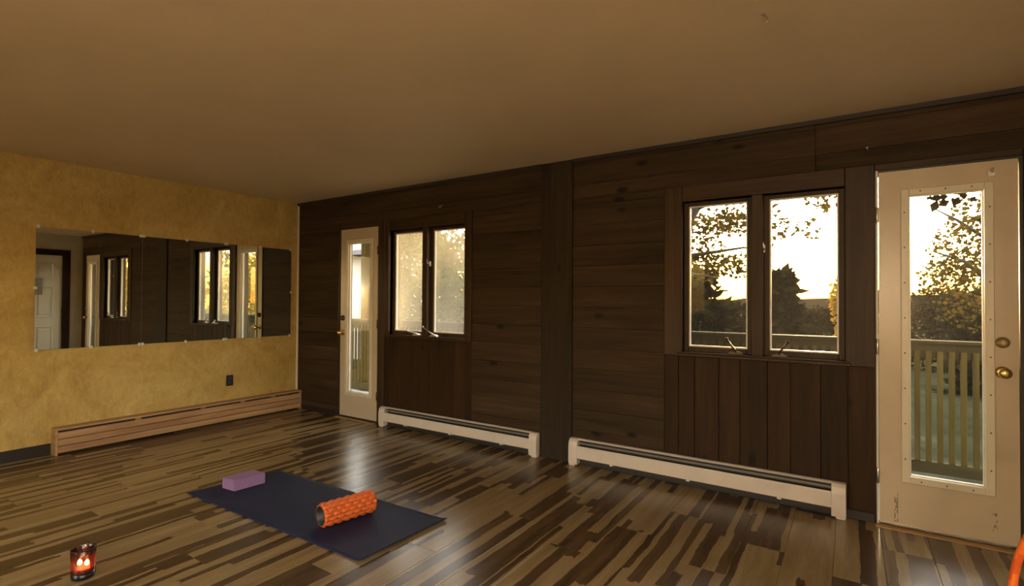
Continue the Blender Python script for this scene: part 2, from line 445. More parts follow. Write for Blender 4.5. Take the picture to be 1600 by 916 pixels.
# window wall: studs and sheathing behind, boards in front
m = MB()
xs = [0, FD[0], FD[1], FW[0], FW[1], NW[0], NW[1], ND[0], ND[1], RX]
def col(xa, xb, holes):
    z = -.1
    for z0, z1 in holes:
        if z0 > z + .001: m.box(xa, xb, .018, T, z, z0)
        z = z1
    m.box(xa, xb, .018, T, z, H + .0)
col(0, FD[0], []); col(FD[0], FD[1], [FD[2:]]); col(FD[1], FW[0], []); col(FW[0], FW[1], [FW[2:]]); col(FW[1], NW[0], [])
col(NW[0], NW[1], [NW[2:]]); col(NW[1], ND[0], []); col(ND[0], ND[1], [ND[2:]]); col(ND[1], RX, [])
wb = m.build('wall_back', 'dark_base', label='dark stained board wall with two glazed doors and two windows', cat='wall', kind='structure')
def hboards(xa, xb, za, zb):
    k = 0
    z = 1.237 - .161 * 8
    while z < zb:
        a, b = max(z, za), min(z + .161, zb)
        if b - a > .012:
            g = .0004 if k % 2 else .0012
            pr = R.uniform(0, .0025)
            MB().box(xa + .0008, xb - .0008, pr, .018, a + .0003, b - g, .0014).build('board', 'wood_dark_h', wb, loc=((xa + xb) / 2, .009, (a + b) / 2))
        z += .161; k += 1
def vboards(edges, za, zb):
    for a, b in zip(edges, edges[1:]):
        MB().box(a + .0012, b - .0012, R.uniform(0, .002), .018, za, zb, .0025).build('board', 'wood_dark_v', wb, loc=((a + b) / 2, .009, (za + zb) / 2))
hboards(0.0, .745, 0.0, 2.10)
hboards(0.0, 3.345, 2.10, H)
hboards(2.61, 3.345, 0.0, 2.10)
hboards(3.628, 4.362, 0.0, 2.10)
hboards(3.628, 5.30, 2.10, H)
hboards(5.30, RX, 2.10, H)
vboards([1.475, 1.55, 1.70, 1.846, 1.99, 2.117, 2.238, 2.411, 2.53, 2.61], 0.0, .905)
vboards([4.362, 4.462, 4.572, 4.733, 4.865, 5.031, 5.162, 5.326, 5.467, 5.60], 0.0, .905)
vboards([6.236, RX], 0.0, 2.10)
# wide flat trim boards beside windows and doors
for a, b, z0, z1, pr in ((1.386, 1.475, 0, 2.10, .008), (1.475, FW[0], .905, 2.10, .010), (FW[1], 2.61, .905, 2.10, .010),
                         (4.362, NW[0], .905, 2.10, .010), (NW[1], 5.600, .905, 2.10, .010), (.745, .769, 0, 2.10, .006)):
    MB().box(a + .0008, b - .0008, -pr, .018, z0, z1, .003).build('trim_board', 'wood_trim_v', wb, loc=((a + b) / 2, 0, (z0 + z1) / 2))
for a, b, z0, z1 in ((FW[0], FW[1], FW[3], 2.10), (NW[0], NW[1], NW[3], 2.10), (.769, 1.386, 2.062, 2.10), (5.60, 6.236, 2.062, 2.10)):
    MB().box(a + .0008, b - .0008, -.010 if z0 < 2.0 else -.003, .018, z0, z1, .003).build('trim_board', 'wood_trim_h', wb, loc=((a + b) / 2, 0, (z0 + z1) / 2))
# flat grey-brown post cover
MB().box(3.345, 3.628, -.016, .018, 0, H, .004).build('post_cover', 'post_grey', wb, loc=(3.49, 0, 1.2))
# slim cornice, corner strip, floor strips
for a, b in ((0, 3.345), (3.628, RX)):
    MB().prism([(0.0, H - .028), (-.012, H - .026), (-.022, H - .008), (-.022, H), (0, H)], 'x', a, b).build('cornice', 'dark_base', wb)
MB().prism([(0, -.016), (.012, -.014), (.016, 0), (0, 0)], 'z', .20, H - .03).build('trim_1', 'paint_cream', label='thin pale corner strip between yellow wall and dark boards', cat='trim', kind='structure')
MB().box(0.0, .014, RY, -2.245, 0, .092, .003).build('baseboard_left', 'dark_base', label='dark baseboard along the yellow wall', cat='baseboard', kind='structure')
for i, (a, b) in enumerate(((.0, .745), (1.40, 3.345), (3.628, 5.60))):
    MB().box(a, b, -.012, -.0005, .0, .055, .003).build('baseboard_back' if i == 0 else 'baseboard_back.%03d' % i, 'dark_base', label=['dark floor strip left of the far glazed door', 'dark floor strip behind the far heater', 'dark floor strip behind the near heater'][i], cat='baseboard', kind='structure')
MB().prism([(-.062, 0), (-.058, .006), (-.045, .009), (-.0235, .009), (-.0235, 0)], 'x', 5.60, 6.236).build('trim_2', 'pine_x', label='low wooden threshold strip under the near glazed door', cat='threshold', kind='structure')
MB().prism([(-.055, 0), (-.052, .006), (-.042, .008), (-.0235, .008), (-.0235, 0)], 'x', .76, 1.386).build('trim_3', 'pine_x', label='low wooden threshold strip under the far glazed door', cat='threshold', kind='structure')

# ------------------------------------------------------------------ glazed doors
def glazed_door(n, x0, x1, gx0, gx1, gz0, gz1, knob_x, hinge_x, label, near):
    d = empty('door_%d' % n, ((x0 + x1) / 2, 0, 0), label, 'door', kind='structure')
    z0, z1 = .02, 2.05
    s = MB(); s.frame(x0, x1, z0, z1, gx0 - x0, x1 - gx1, gz0 - z0, z1 - gz1, .003, .045, .0)
    s.build('slab', 'door_paint', d)
    f = MB(); w_ = .034
    f.frame(gx0 - w_, gx1 + w_, gz0 - w_, gz1 + w_, w_ + .004, w_ + .004, w_ + .004, w_ + .004, -.009, .004, .003)
    lf = f.build('lite_frame', 'lite_frame', d)
    # glass and its pale bead
    MB().frame(gx0 + .003, gx1 - .003, gz0 + .003, gz1 - .003, .008, .008, .008, .008, .012, .028).build('bead', 'glass_bead', d)
    MB().box(gx0 + .003, gx1 - .003, .022, .025, gz0 + .003, gz1 - .003).build('pane', 'pane_hazy' if near else 'pane_clear', d)
    # screws round the lite frame
    sc = None
    pts = [(gx0 - w_ * .5, gz0 + (gz1 - gz0) * (k + .5) / 8) for k in range(8)] + [(gx1 + w_ * .5, gz0 + (gz1 - gz0) * (k + .5) / 8) for k in range(8)]
    pts += [(gx0 + (gx1 - gx0) * (k + .5) / 3, gz0 - w_ * .5) for k in range(3)] + [(gx0 + (gx1 - gx0) * (k + .5) / 3, gz1 + w_ * .5) for k in range(3)]
    for px, pz in pts:
        if sc is None:
            sc = MB().lathe((px, -.0088, pz), (0, -1, 0), [(0, .0045), (.0015, .0036)], 8).build('screw', 'screw_metal', lf, loc=(px, -.0088, pz))
        else: share(sc, 'screw', lf, (px, -.0088, pz))
    # deadbolt, rosette and knob
    MB().lathe((knob_x, .003, 1.08), (0, -1, 0), [(0, .030), (.010, .029), (.014, .022), (.026, .020), (.031, .013), (.033, .002)], 20).build('deadbolt', 'bronze' if not near else 'old_brass', d)
    rs = MB().lathe((knob_x, .003, .922), (0, -1, 0), [(0, .032), (.006, .031), (.010, .018)], 20).build('knob_plate', 'brass', d)
    MB().lathe((knob_x, -.006, .922), (0, -1, 0), [(0, .012), (.018, .011), (.024, .022), (.036, .029), (.048, .027), (.056, .014), (.058, .004)], 22).build('knob', 'brass', rs)
    # hinges
    for hz in (.28, 1.03, 1.80):
        MB().lathe((hinge_x, -.004, hz - .045), (0, 0, 1), [(0, .005), (.003, .007), (.087, .007), (.09, .005)], 10).build('hinge', 'steel' if near else 'bronze', d)
    # jambs, dark stop and weatherstrip
    MB().box(x0 - .014, x0 - .004, .004, T, 0, 2.062).build('jamb', 'white_paint' if near else 'dark_base', d)
    MB().box(x1 + .004, x1 + .014, .004, T, 0, 2.062).build('jamb', 'dark_base', d)
    MB().box(x0 - .004, x1 + .004, .004, T, 2.053, 2.062).build('head_jamb', 'dark_base', d)
    MB().box(x0 - .004, x1 + .004, -.022, T, .0, .012).build('sill_shadow_strip', 'dark_base', d)  # dark sill strip, its colour stands for the shadow under the door
    return d
nd = glazed_door(1, 5.621, 6.216, 5.757, 6.086, .297, 1.904, 6.152, 5.613, 'white glazed door nearest the camera with long pane', True)
fd = glazed_door(2, .779, 1.366, .905, 1.262, .282, 1.898, .822, 1.372, 'narrow white glazed door near the yellow wall corner', False)
# curtain-rod bracket left on the near door
MB().tube([(6.112, .002, 1.985), (6.112, -.028, 1.985), (6.112, -.034, 1.992), (6.112, -.034, 2.004)], .0045, 8).build('bracket', 'steel', nd)
MB().box(6.098, 6.126, -.002, .004, 1.968, 2.0, .001).build('bracket_plate', 'steel', nd)

# panelled door on the right wall (seen in the mirror)
d3 = empty('door_3', (RX, (DY0 + DY1) / 2, 0), 'white six-panel door in dark frame, seen in the leftmost mirror', 'door', kind='structure')
MB().box(RX + .012, RX + .05, DY0 - .018, DY1 + .018, .008, 2.045).build('slab', 'door_white', d3)
yw = (DY1 - DY0)
for (za, zb) in ((.20, .78), (.93, 1.48), (1.60, 1.90)):
    for a, b in ((.13, .46), (.54, .87)):
        ya, yb = DY0 + yw * a, DY0 + yw * b
        m = MB(); w2 = .022
        m.box(RX - .006, RX + .014, ya, ya + w2, za, zb, .005); m.box(RX - .006, RX + .014, yb - w2, yb, za, zb, .005)
        m.box(RX - .006, RX + .014, ya + w2, yb - w2, za, za + w2, .005); m.box(RX - .006, RX + .014, ya + w2, yb - w2, zb - w2, zb, .005)
        pnl = m.build('panel', 'door_white', d3)
        MB().box(RX + .002, RX + .014, ya + .05, yb - .05, za + .05, zb - .05, .008).build('raised_field', 'door_white', pnl)
m = MB(); m.box(RX - .02, RX, DY1 + .004, DY1 + .12, 0, 2.14, .004); m.box(RX - .02, RX, DY0 - .12, DY0 - .004, 0, 2.14, .004); m.box(RX - .02, RX, DY0 - .004, DY1 + .004, 2.036, 2.14, .004)
m.build('casing', 'wood_dark_v', d3)
for hz in (.30, 1.05, 1.82):
    MB().lathe((RX + .004, DY1 + .001, hz - .045), (0, 0, 1), [(0, .006), (.09, .006)], 10).build('hinge', 'steel', d3)
MB().lathe((RX + .012, DY0 + .07, .93), (-1, 0, 0), [(0, .03), (.008, .028), (.02, .012), (.04, .028), (.055, .022), (.06, .006)], 18).build('knob', 'brass', d3)
MB().box(RX - .0095, RX - .0065, -.775, -.56, 1.33, 1.63).build('notice', 'paper_grey', loc=(RX - .003, -.66, 1.33), label='grey paper notice on the panelled door, seen in the mirror', cat='notice')

# ------------------------------------------------------------------ windows
def casement(n, o, label, paneM, levers):
    x0, x1, z0, z1 = o
    cx = (x0 + x1) / 2
    W = empty('window_%d' % n, (cx, 0, z0), label, 'window', kind='structure')
    # reveal lining
    MB().frame(x0 - .012, x1 + .012, z0 - .012, z1 + .012, .012, .012, .012, .012, -.004, T).build('lining', 'wood_trim_v', W)
    MB().box(cx - .033, cx + .033, -.006, T - .02, z0, z1, .003).build('mullion', 'wood_trim_v', W)
    MB().box(x0 - .035, x1 + .03, -.026, .02, z0 - .026, z0 - .006, .004).build('stool', 'wood_trim_h', W)
    MB().box(x0 - .02, x1 + .02, -.018, .02, z0 - .006, z0 + .004, .002).build('stop', 'wood_trim_h', W)
    for k, (a, b) in enumerate(((x0, cx - .033), (cx + .033, x1))):
        s = MB(); s.frame(a, b, z0 + .002, z1 - .002, .034, .034, .036, .026, .045, .092, .003)
        sash = s.build('sash', 'wood_trim_v', W)
        ga, gb, gz0, gz1 = a + .034, b - .034, z0 + .038, z1 - .028
        MB().frame(ga, gb, gz0, gz1, .009, .009, .010, .009, .056, .078).build('bead', 'glass_bead', sash)
        MB().box(ga + .002, gb - .002, .068, .071, gz0 + .002, gz1 - .002).build('pane', paneM, sash)
        # crank operator: cover, folding lever, knob
        lx, dx, dz = levers[k]
        cr = MB().prism([(lx - .05, z0 + .004), (lx + .05, z0 + .004), (lx + .042, z0 + .016), (lx + .012, z0 + .024), (lx - .012, z0 + .024), (lx - .042, z0 + .016)], 'y', -.012, .038, .002).build('crank', 'bronze' if n == 1 else 'steel', W)
        MB().tube([(lx, .005, z0 + .02), (lx, -.022, z0 + .03), (lx + dx * .5, -.03, z0 + .03 + dz * .55), (lx + dx, -.034, z0 + .03 + dz)], [.009, .008, .006, .0055], 10).build('lever', 'bronze' if n == 1 else 'steel', cr)
        MB().lathe((lx + dx, -.034, z0 + .026 + dz), (dx * .3, -.6, 1), [(0, .004), (.006, .009), (.016, .010), (.022, .006)], 12).build('lever_knob', 'bronze' if n == 1 else 'steel', cr)
    # sash latch on the mullion
    lt = MB().box(cx + .034, cx + .045, .02, .045, 1.61, 1.66, .002).build('latch', 'steel', W)
    MB().tube([(cx + .04, .02, 1.63), (cx + .036, -.006, 1.64), (cx + .038, -.016, 1.68)], [.006, .005, .004], 8).build('latch_lever', 'steel', lt)
    return W
casement(1, NW, 'wide two-pane casement window with the sunset beside the near door', 'pane_hazy', [(4.84, -.05, .075), (5.10, .05, .07)])
casement(2, FW, 'smaller-looking misted casement window beside the far glazed door', 'pane_misted', [(1.93, -.09, .015), (2.15, -.10, .06)])

# two unseen sliding windows, added so more daylight reaches the room
W = empty('window_3', ((RWX0 + RWX1) / 2, RY, RWZ0), 'wide white sliding window added in the rear wall for more daylight', 'window', kind='structure')
xm = (RWX0 + RWX1) / 2
MB().frame(RWX0, RWX1, RWZ0, RWZ1, .05, .05, .05, .05, RY - .12, RY + .01, .003).build('frame', 'white_paint', W)
for a, b, yy in ((RWX0 + .05, xm + .02, RY - .05), (xm - .02, RWX1 - .05, RY - .09)):
    s_ = MB().frame(a, b, RWZ0 + .05, RWZ1 - .05, .04, .04, .04, .04, yy - .015, yy + .015, .002).build('sash', 'white_paint', W)
    MB().box(a + .04, b - .04, yy - .002, yy + .002, RWZ0 + .09, RWZ1 - .09).build('pane', 'pane_clear', s_)
W = empty('window_4', (RX, (SWY0 + SWY1) / 2, SWZ0), 'white sliding window added in the right wall behind the camera for daylight', 'window', kind='structure')
m = MB(); m.box(RX - .01, RX + .12, SWY0, SWY0 + .05, SWZ0, SWZ1); m.box(RX - .01, RX + .12, SWY1 - .05, SWY1, SWZ0, SWZ1); m.box(RX - .01, RX + .12, SWY0 + .05, SWY1 - .05, SWZ0, SWZ0 + .05); m.box(RX - .01, RX + .12, SWY0 + .05, SWY1 - .05, SWZ1 - .05, SWZ1)
m.build('frame', 'white_paint', W)
ym = (SWY0 + SWY1) / 2
for a, b, xx in ((SWY0 + .05, ym + .02, RX + .05), (ym - .02, SWY1 - .05, RX + .09)):
    m = MB(); m.box(xx - .015, xx + .015, a, a + .04, SWZ0 + .05, SWZ1 - .05); m.box(xx - .015, xx + .015, b - .04, b, SWZ0 + .05, SWZ1 - .05); m.box(xx - .015, xx + .015, a + .04, b - .04, SWZ0 + .05, SWZ0 + .09); m.box(xx - .015, xx + .015, a + .04, b - .04, SWZ1 - .09, SWZ1 - .05)
    s_ = m.build('sash', 'white_paint', W)
    MB().box(xx - .002, xx + .002, a + .04, b - .04, SWZ0 + .09, SWZ1 - .09).build('pane', 'pane_clear', s_)

# ------------------------------------------------------------------ baseboard heaters
def heater(x0, x1, h, label):
    o = empty('baseboard_heater', ((x0 + x1) / 2, 0, 0), label, 'heater', 'white baseboard heaters along the window wall')
    cap = [(-.013, .012), (-.070, .012), (-.074, .05), (-.074, h - .06), (-.066, h - .022), (-.050, h - .004), (-.034, h), (-.013, h)]
    for a, b in ((x0, x0 + .075), (x1 - .075, x1)):
        c = MB().prism(cap, 'x', a, b, .003).build('end_cap', 'heater_paint', o)
        a2, b2 = (a, b - .02) if a == x0 else (a + .02, b)
        MB().box(a2 + .003, b2 - .003, -.066, -.014, 0, .014, .002).build('foot', 'heater_paint', c)
    i0, i1 = x0 + .073, x1 - .073
    MB().box(i0, i1, -.017, -.013, .02, h - .004).build('back_plate', 'heater_dark', o)
    MB().prism([(-.070, .062), (-.072, .066), (-.072, h - .062), (-.066, h - .050), (-.062, h - .050), (-.066, h - .064), (-.066, .062)], 'x', i0, i1).build('front_panel', 'heater_paint', o)
    MB().prism([(-.013, h - .006), (-.013, h), (-.034, h), (-.046, h - .008), (-.042, h - .012), (-.032, h - .006)], 'x', i0, i1).build('top_lip', 'heater_paint', o)
    MB().prism([(-.056, h - .034), (-.050, h - .022), (-.046, h - .024), (-.052, h - .036)], 'x', i0, i1).build('damper_blade', 'heater_blade', o)
    MB().box(i0, i1, -.055, -.018, .055, h - .055).build('fin_element', 'heater_dark', o)
    n = int((i1 - i0) / .45)
    for k in range(n):
        xx = i0 + (k + .5) * (i1 - i0) / n
        MB().prism([(-.064, .050), (-.060, .062), (-.017, .062), (-.017, .040)], 'x', xx - .012, xx + .012).build('bracket', 'heater_paint', o)
    return o
heater(1.478, 3.338, .198, 'long white baseboard heater under the far misted window')
heater(3.630, 5.457, .208, 'long white baseboard heater under the near sunset window')

# pine cover along the yellow wall
hc = empty('heater_cover', (.06, -1.15, 0), 'knotty pine heater cover box along the yellow wall', 'heater cover')
Y0, Y1 = -2.24, -.022
for k, (a, b) in enumerate(((.020, .072), (.0765, .1285), (.133, .186))):
    MB().box(.088, .106, Y0 + .018, Y1, a, b, .003).build('front_board', 'pine', hc, loc=(.097, -1.1, (a + b) / 2))
MB().box(0.002, .106, Y0, Y0 + .017, 0, .2035, .002).build('end_panel', 'pine_x', hc)
MB().box(0.002, .106, Y1, Y1 + .016, 0, .2035, .002).build('end_panel', 'pine_x', hc)
MB().box(0.002, .110, Y0, Y1 + .016, .2040, .219, .002).build('top_board', 'pine', hc, loc=(.03, -1, .21))
for yy in (-1.66, -1.10, -.70, -.36):
    MB().box(.088, .105, yy - .022, yy + .022, .1865, .2035).build('slot_bridge', 'pine_x', hc, loc=(.097, yy, .195))
MB().box(0.004, .080, Y0 + .02, Y1 - .002, .012, .198).build('dark_inside', 'heater_dark', hc)

# ------------------------------------------------------------------ mirrors
ME = [-2.360, -1.613, -.8495, -.097]
MLAB = ['mirror panel on the yellow wall farthest from the corner, showing a white panelled door', 'middle mirror panel on the yellow wall, reflecting dark boards', 'mirror panel nearest the room corner, reflecting a glazed door and window']
for k in range(3):
    a, b = ME[k] + .0008, ME[k + 1] - .0008
    tilt = .0104 if k == 0 else .0
    o = empty('wall_mirror', (0.0, (a + b) / 2, .862), MLAB[k], 'mirror', 'three frameless mirror panels on the yellow wall')
    def px(y, d, tilt=tilt, b=b): return .003 + d + (b - y) * tilt
    m = MB()
    vs = [m.bm.verts.new((px(y, d), y, z)) for d in (.0, .005) for y in (a, b) for z in (.862, 1.860)]
    for f in ((0, 1, 3, 2), (0, 4, 5, 1), (2, 3, 7, 6), (0, 2, 6, 4), (1, 5, 7, 3)): m.bm.faces.new([vs[i] for i in f])
    m.build('edge_glass', 'mirror_edge', o)
    m = MB(); m.bm.faces.new([m.bm.verts.new((px(y, .0052), y, z)) for y, z in ((a, .863), (b, .863), (b, 1.859), (a, 1.859))])
    m.build('silvered_face', 'mirror_silver', o)
    for zz, sg in ((1.860, 1), (.862, -1)):
        for yy in (a + .012, (a + b) / 2, b - .012):
            MB().box(.001, px(yy, .009), yy - .011, yy + .011, min(zz - sg * .012, zz + sg * .014), max(zz - sg * .012, zz + sg * .014), .002).build('clip', 'clip_plastic', o)
    if k != 1:
        yy = a if k == 0 else b
        MB().box(.001, px(yy, .009), yy - .012, yy + .012, 1.353, 1.375, .002).build('clip', 'clip_plastic', o)

# black outlet
o = empty('wall_outlet', (0, -.7925, .364), 'black duplex outlet low on the yellow wall', 'outlet')
MB().box(0.0005, .007, -.829, -.756, .366, .478, .002).build('plate', 'black_plastic', o)
for zz in (.398, .446):
    MB().box(.006, .0095, -.809, -.776, zz - .016, zz + .016, .002).build('socket', 'black_socket', o)
MB().lathe((.0068, -.7925, .422), (1, 0, 0), [(0, .003), (.001, .0025)], 8).build('screw', 'screw_metal', o)

# small hooks
def hook(loc, out, label):
    l = Vector(loc); d = Vector(out)
    o = empty('wall_hook', loc, label, 'hook')
    MB().lathe(l, d, [(0, .008), (.003, .007), (.004, .003)], 10).build('base', 'steel', o)
    dn = Vector((0, 0, -1)) if abs(d.z) < .5 else Vector((1, 0, 0))
    pts = [l + d * (.003 + .022 * math.sin(a * .5) + .006 * (1 - math.cos(a))) + dn * (.018 * math.sin(a * .9)) for a in [i * .45 for i in range(8)]]
    MB().tube(pts, .0028, 8).build('curl', 'steel', o)
hook((2.239, -.001, 2.18), (0, -1, 0), 'tiny metal hook on the boards above the far window')
hook((5.566, -.001, 2.205), (0, -1, 0), 'tiny metal hook on the boards above left of the near door')
hook((5.200, -1.486, H), (0, 0, -1), 'tiny metal hook screwed into the ceiling')

# ------------------------------------------------------------------ things on the floor
# yoga mat with a slightly curled near end
A, B, C, D = Vector((1.831, -2.03, 0)), Vector((1.904, -1.428, 0)), Vector((3.525, -1.387, 0)), Vector((3.49, -1.989, 0))
rows_t, rows_b = [], []
NU = 60
for i in range(NU + 1):
    u = i / NU
    rt_, rb_ = [], []
    for j in range(25):
        v = j / 24
        q = A.lerp(D, u).lerp(B.lerp(C, u), v)
        s = (1 - u) * 1.64
        lift = .013 * max(0, 1 - s / .075) ** 2 + .0015 * max(0, 1 - u * 1.64 / .06) ** 2
        lift += .0012 * (1 + math.sin(u * 37 + 2 * v)) * (1 if j in (0, 24) else 0)
        q = q + Vector((-.008 * max(0, 1 - s / .05) ** 2, 0, 0))
        rt_.append((q.x, q.y, .0062 + lift)); rb_.append((q.x, q.y, .0007 + lift))
    rows_t.append(rt_); rows_b.append(rb_)
m = MB(); vt = m.grid(rows_t); vb = m.grid(rows_b)
def side(a, b):
    for i in range(len(a) - 1): m.bm.faces.new((a[i], a[i + 1], b[i + 1], b[i]))
side(vt[0], vb[0]); side(vt[-1], vb[-1]); side([r[0] for r in vt], [r[0] for r in vb]); side([r[-1] for r in vt], [r[-1] for r in vb])
m.build('yoga_mat', 'mat_blue', loc=((A + B + C + D) / 4), label='dark blue yoga mat unrolled on the floor', cat='yoga mat')

# purple foam block
c0 = Vector((2.065, -1.845, 0)); ex = Vector((-.13, -.012, 0)); ey = Vector((.016, .209, 0))
cc = c0 + ex * .5 + ey * .5; cc.z = .0064 + .036
MB().obox(cc, ex * .5, ey * .5, Vector((0, 0, .036)), .004, 2).build('yoga_block', 'purple_foam', loc=(cc.x, cc.y, .006), label='purple foam yoga block at the far end of the mat', cat='yoga block')

# orange ridged foam roller
P0, P1 = Vector((3.003, -1.868, 0)), Vector((3.064, -1.548, 0))
ax = (P1 - P0).normalized(); L = (P1 - P0).length; RR = .0665
zc = .0064 + RR + .0015
P0.z = P1.z = zc
side_v = Vector((0, 0, 1)).cross(ax); upv = Vector((0, 0, 1))
ro = empty('foam_roller', ((P0.x + P1.x) / 2, (P0.y + P1.y) / 2, .0064), 'orange ridged hollow foam roller lying on the mat', 'foam roller')
NA, NS = 144, 80
rows = []
def bumpf(a, s):
    k = 14 * a / (2 * math.pi)
    j = math.floor(k); fr = k - j
    su = s * 6.5 + (.5 if int(j) % 2 else 0)
    ridge = max(0.0, math.sin(math.pi * fr)) ** .8
    blk = .25 + .75 * abs(math.sin(math.pi * su)) ** .8
    return ridge * blk
for i in range(NS + 1):
    s = i / NS
    row = []
    for k in range(NA):
        a = 2 * math.pi * k / NA
        e = min(1, min(s, 1 - s) / .02)
        rad = RR - .0105 + .0120 * bumpf(a, s) * e - .001 * (1 - e)
        row.append(P0 + ax * (L * s) + (side_v * math.cos(a) + upv * math.sin(a)) * rad)
    rows.append(row)
inner = lambda q, rad: [q + (side_v * math.cos(2 * math.pi * k / NA) + upv * math.sin(2 * math.pi * k / NA)) * rad for k in range(NA)]
rows = [inner(P0 + ax * .002, .0525)] + rows + [inner(P1 - ax * .002, .0525)]
m = MB(); m.grid(rows, closed_v=True); m.build('ridged_sleeve', 'orange_foam', ro)
m = MB(); m.grid([inner(P0, .0528), inner(P0, .0465), inner(P1, .0465), inner(P1, .0528)], closed_v=True, closed_u=True); m.build('core_tube', 'core_black', ro, label='black hollow core tube')

# candle in a dark red glass
cx, cy = 2.525, -2.787
cn = empty('candle_holder', (cx, cy, 0), 'lit candle in a dark red glass on the floor', 'candle')
prof = [(0, .040), (.004, .044), (.030, .0455), (.130, .0475), (.132, .046), (.130, .0445), (.036, .0425), (.034, .010)]
m = MB(); rows = [[Vector((cx + r_ * math.cos(2 * math.pi * k / 40), cy + r_ * math.sin(2 * math.pi * k / 40), h_)) for k in range(40)] for h_, r_ in prof[2:7]]
m.grid(rows, closed_v=True); m.build('glass', 'red_glass', cn)
MB().lathe((cx, cy, 0), (0, 0, 1), [(0.0, .040), (.004, .044), (.030, .0455), (.0302, .001)], 40).build('base', 'candle_black', cn)
m = MB(); rows = [[Vector((cx + r_ * math.cos(2 * math.pi * k / 40), cy + r_ * math.sin(2 * math.pi * k / 40), h_)) for k in range(40)] for h_, r_ in ((.1295, .0440), (.1295, .0482), (.1335, .0482), (.1335, .0440))]
m.grid(rows, closed_u=True, closed_v=True); m.build('rim', 'candle_black', cn)
MB().lathe((cx, cy, .031), (0, 0, 1), [(0, .040), (.017, .0405), (.018, .036), (.016, .01)], 32).build('wax', 'wax', cn)
rr = Vector((rt.x, rt.y, 0)).normalized()
for sgn in (-1, 1):
    q = Vector((cx, cy, .048)) + rr * (.017 * sgn)
    wk = MB().tube([q, q + Vector((0, 0, .010))], .001, 6).build('wick', 'wick', cn)
    MB().lathe(q + Vector((0, 0, .007)), (0, 0, 1), [(0, .004), (.004, .0085), (.010, .0105), (.017, .009), (.023, .005), (.029, .0004)], 14).build('flame', 'flame', wk)
ld = bpy.data.lights.new('candle_light', 'POINT'); ld.energy = .035; ld.color = (1, .42, .16); ld.shadow_soft_size = .012
lo = bpy.data.objects.new('candle_light', ld); _register(lo, cn, Vector((cx, cy, .075)))

# taped exercise hoop at the right, leaning towards the wall
hu = Vector((.46, -.888, 0)).normalized()
Lft = Vector((5.885, -1.575, .45)); HR = .43
hv = (Vector((0, 0, 1)) + Vector((.888, .46, 0)) * .10).normalized()
hcn = Lft + hu * HR; hcn.z = HR * hv.z + .0112
m = MB(); NT_, NP = 120, 12
rows = []
hn = hu.cross(hv)
for i in range(NT_):
    a = 2 * math.pi * i / NT_
    d = hu * math.cos(a) + hv * math.sin(a)
    rows.append([hcn + d * (HR + .011 * math.cos(2 * math.pi * k / NP)) + hn * (.011 * math.sin(2 * math.pi * k / NP)) for k in range(NP)])
m.grid(rows, closed_u=True, closed_v=True)
m.bm.faces.ensure_lookup_table()
for i in range(NT_):
    for k in range(NP):
        f = m.bm.faces[i * NP + k]
        f.material_index = 2 if k in (0, 11) else (1 if ((i + k // 2) // 3) % 2 else 0)
m.build('exercise_hoop', ['hoop_orange', 'hoop_deep', 'hoop_edge'], loc=(hcn.x, hcn.y, 0), label='orange taped exercise hoop standing by the right edge', cat='hoop')

# unseen shaded floor lamp, added behind the camera to brighten the room
t = NT('lamp_shade'); t.n.remove(t.b)
tr = t.node('ShaderNodeBsdfTransparent', {'Color': (1, .93, .82, 1)}).outputs[0]
tl = t.node('ShaderNodeBsdfTranslucent', {'Color': (.9, .75, .5, 1)}).outputs[0]
t.l.new(t.node('ShaderNodeMixShader', {0: .35, 1: tr, 2: tl}).outputs[0], t.n['Material Output'].inputs[0]); MAT['lamp_shade'] = t.m
def fill_floor_lamp(x, y, label, watts):
    o = empty('fill_floor_lamp', (x, y, 0), label, 'lamp', 'added fill lamps behind the camera')
    MB().lathe((x, y, 0), (0, 0, 1), [(0, .14), (.012, .14), (.02, .12), (.03, .02)], 28).build('base', 'lamp_metal', o)
    MB().tube([(x, y, .028), (x, y, 1.22)], .011, 10).build('pole', 'lamp_metal', o)
    m = MB(); m.grid([[(x + r_ * math.cos(2 * math.pi * k / 32), y + r_ * math.sin(2 * math.pi * k / 32), z_) for k in range(32)] for z_, r_ in ((1.18, .21), (1.48, .16))], closed_v=True)
    m.build('lamp_shade', 'lamp_shade', o)
    MB().lathe((x, y, 1.222), (0, 0, 1), [(0, .014), (.03, .016), (.06, .032), (.09, .034), (.11, .02), (.118, .004)], 16).build('bulb', 'fill_lamp_glow', o)
    l = bpy.data.lights.new('fill_lamp_light', 'POINT'); l.energy = watts; l.color = FILL_LAMP_COL; l.shadow_soft_size = .10
    q = bpy.data.objects.new('fill_lamp_light', l); _register(q, o, Vector((x, y, 1.46)))
fill_floor_lamp(5.87, -5.2, 'shaded floor lamp added behind the camera as fill light', FILL_LAMP_W * .75)

# ------------------------------------------------------------------ outside: deck and railing
dk = empty('deck', (3.0, .7, -.03), 'weathered grey deck outside the window wall', 'deck', kind='structure')
for k in range(8):
    MB().box(-1.6, 7.4, .165 + k * .145, .305 + k * .145, -.06, -.03, .003).build('deck_board', 'deck_wood', dk, loc=(3, .24 + k * .145, -.045))
for xx in (-1.5, .7, 2.9, 5.1, 7.3):
    MB().box(xx - .05, xx + .05, .2, 1.3, -.6, -.061).build('joist', 'rail_wood_x', dk, loc=(xx, .7, -.3))
rl = empty('deck_railing', (3.0, 1.2, -.03), 'wooden deck railing with close-set balusters outside', 'railing')
MB().box(-1.55, 7.35, 1.165, 1.285, .985, 1.008, .003).build('cap_rail', 'rail_wood_x', rl, loc=(3, 1.22, 1.0))
MB().box(-1.55, 7.35, 1.20, 1.225, .875, .984, .003).build('upper_rail', 'rail_wood_x', rl, loc=(3, 1.21, .93))
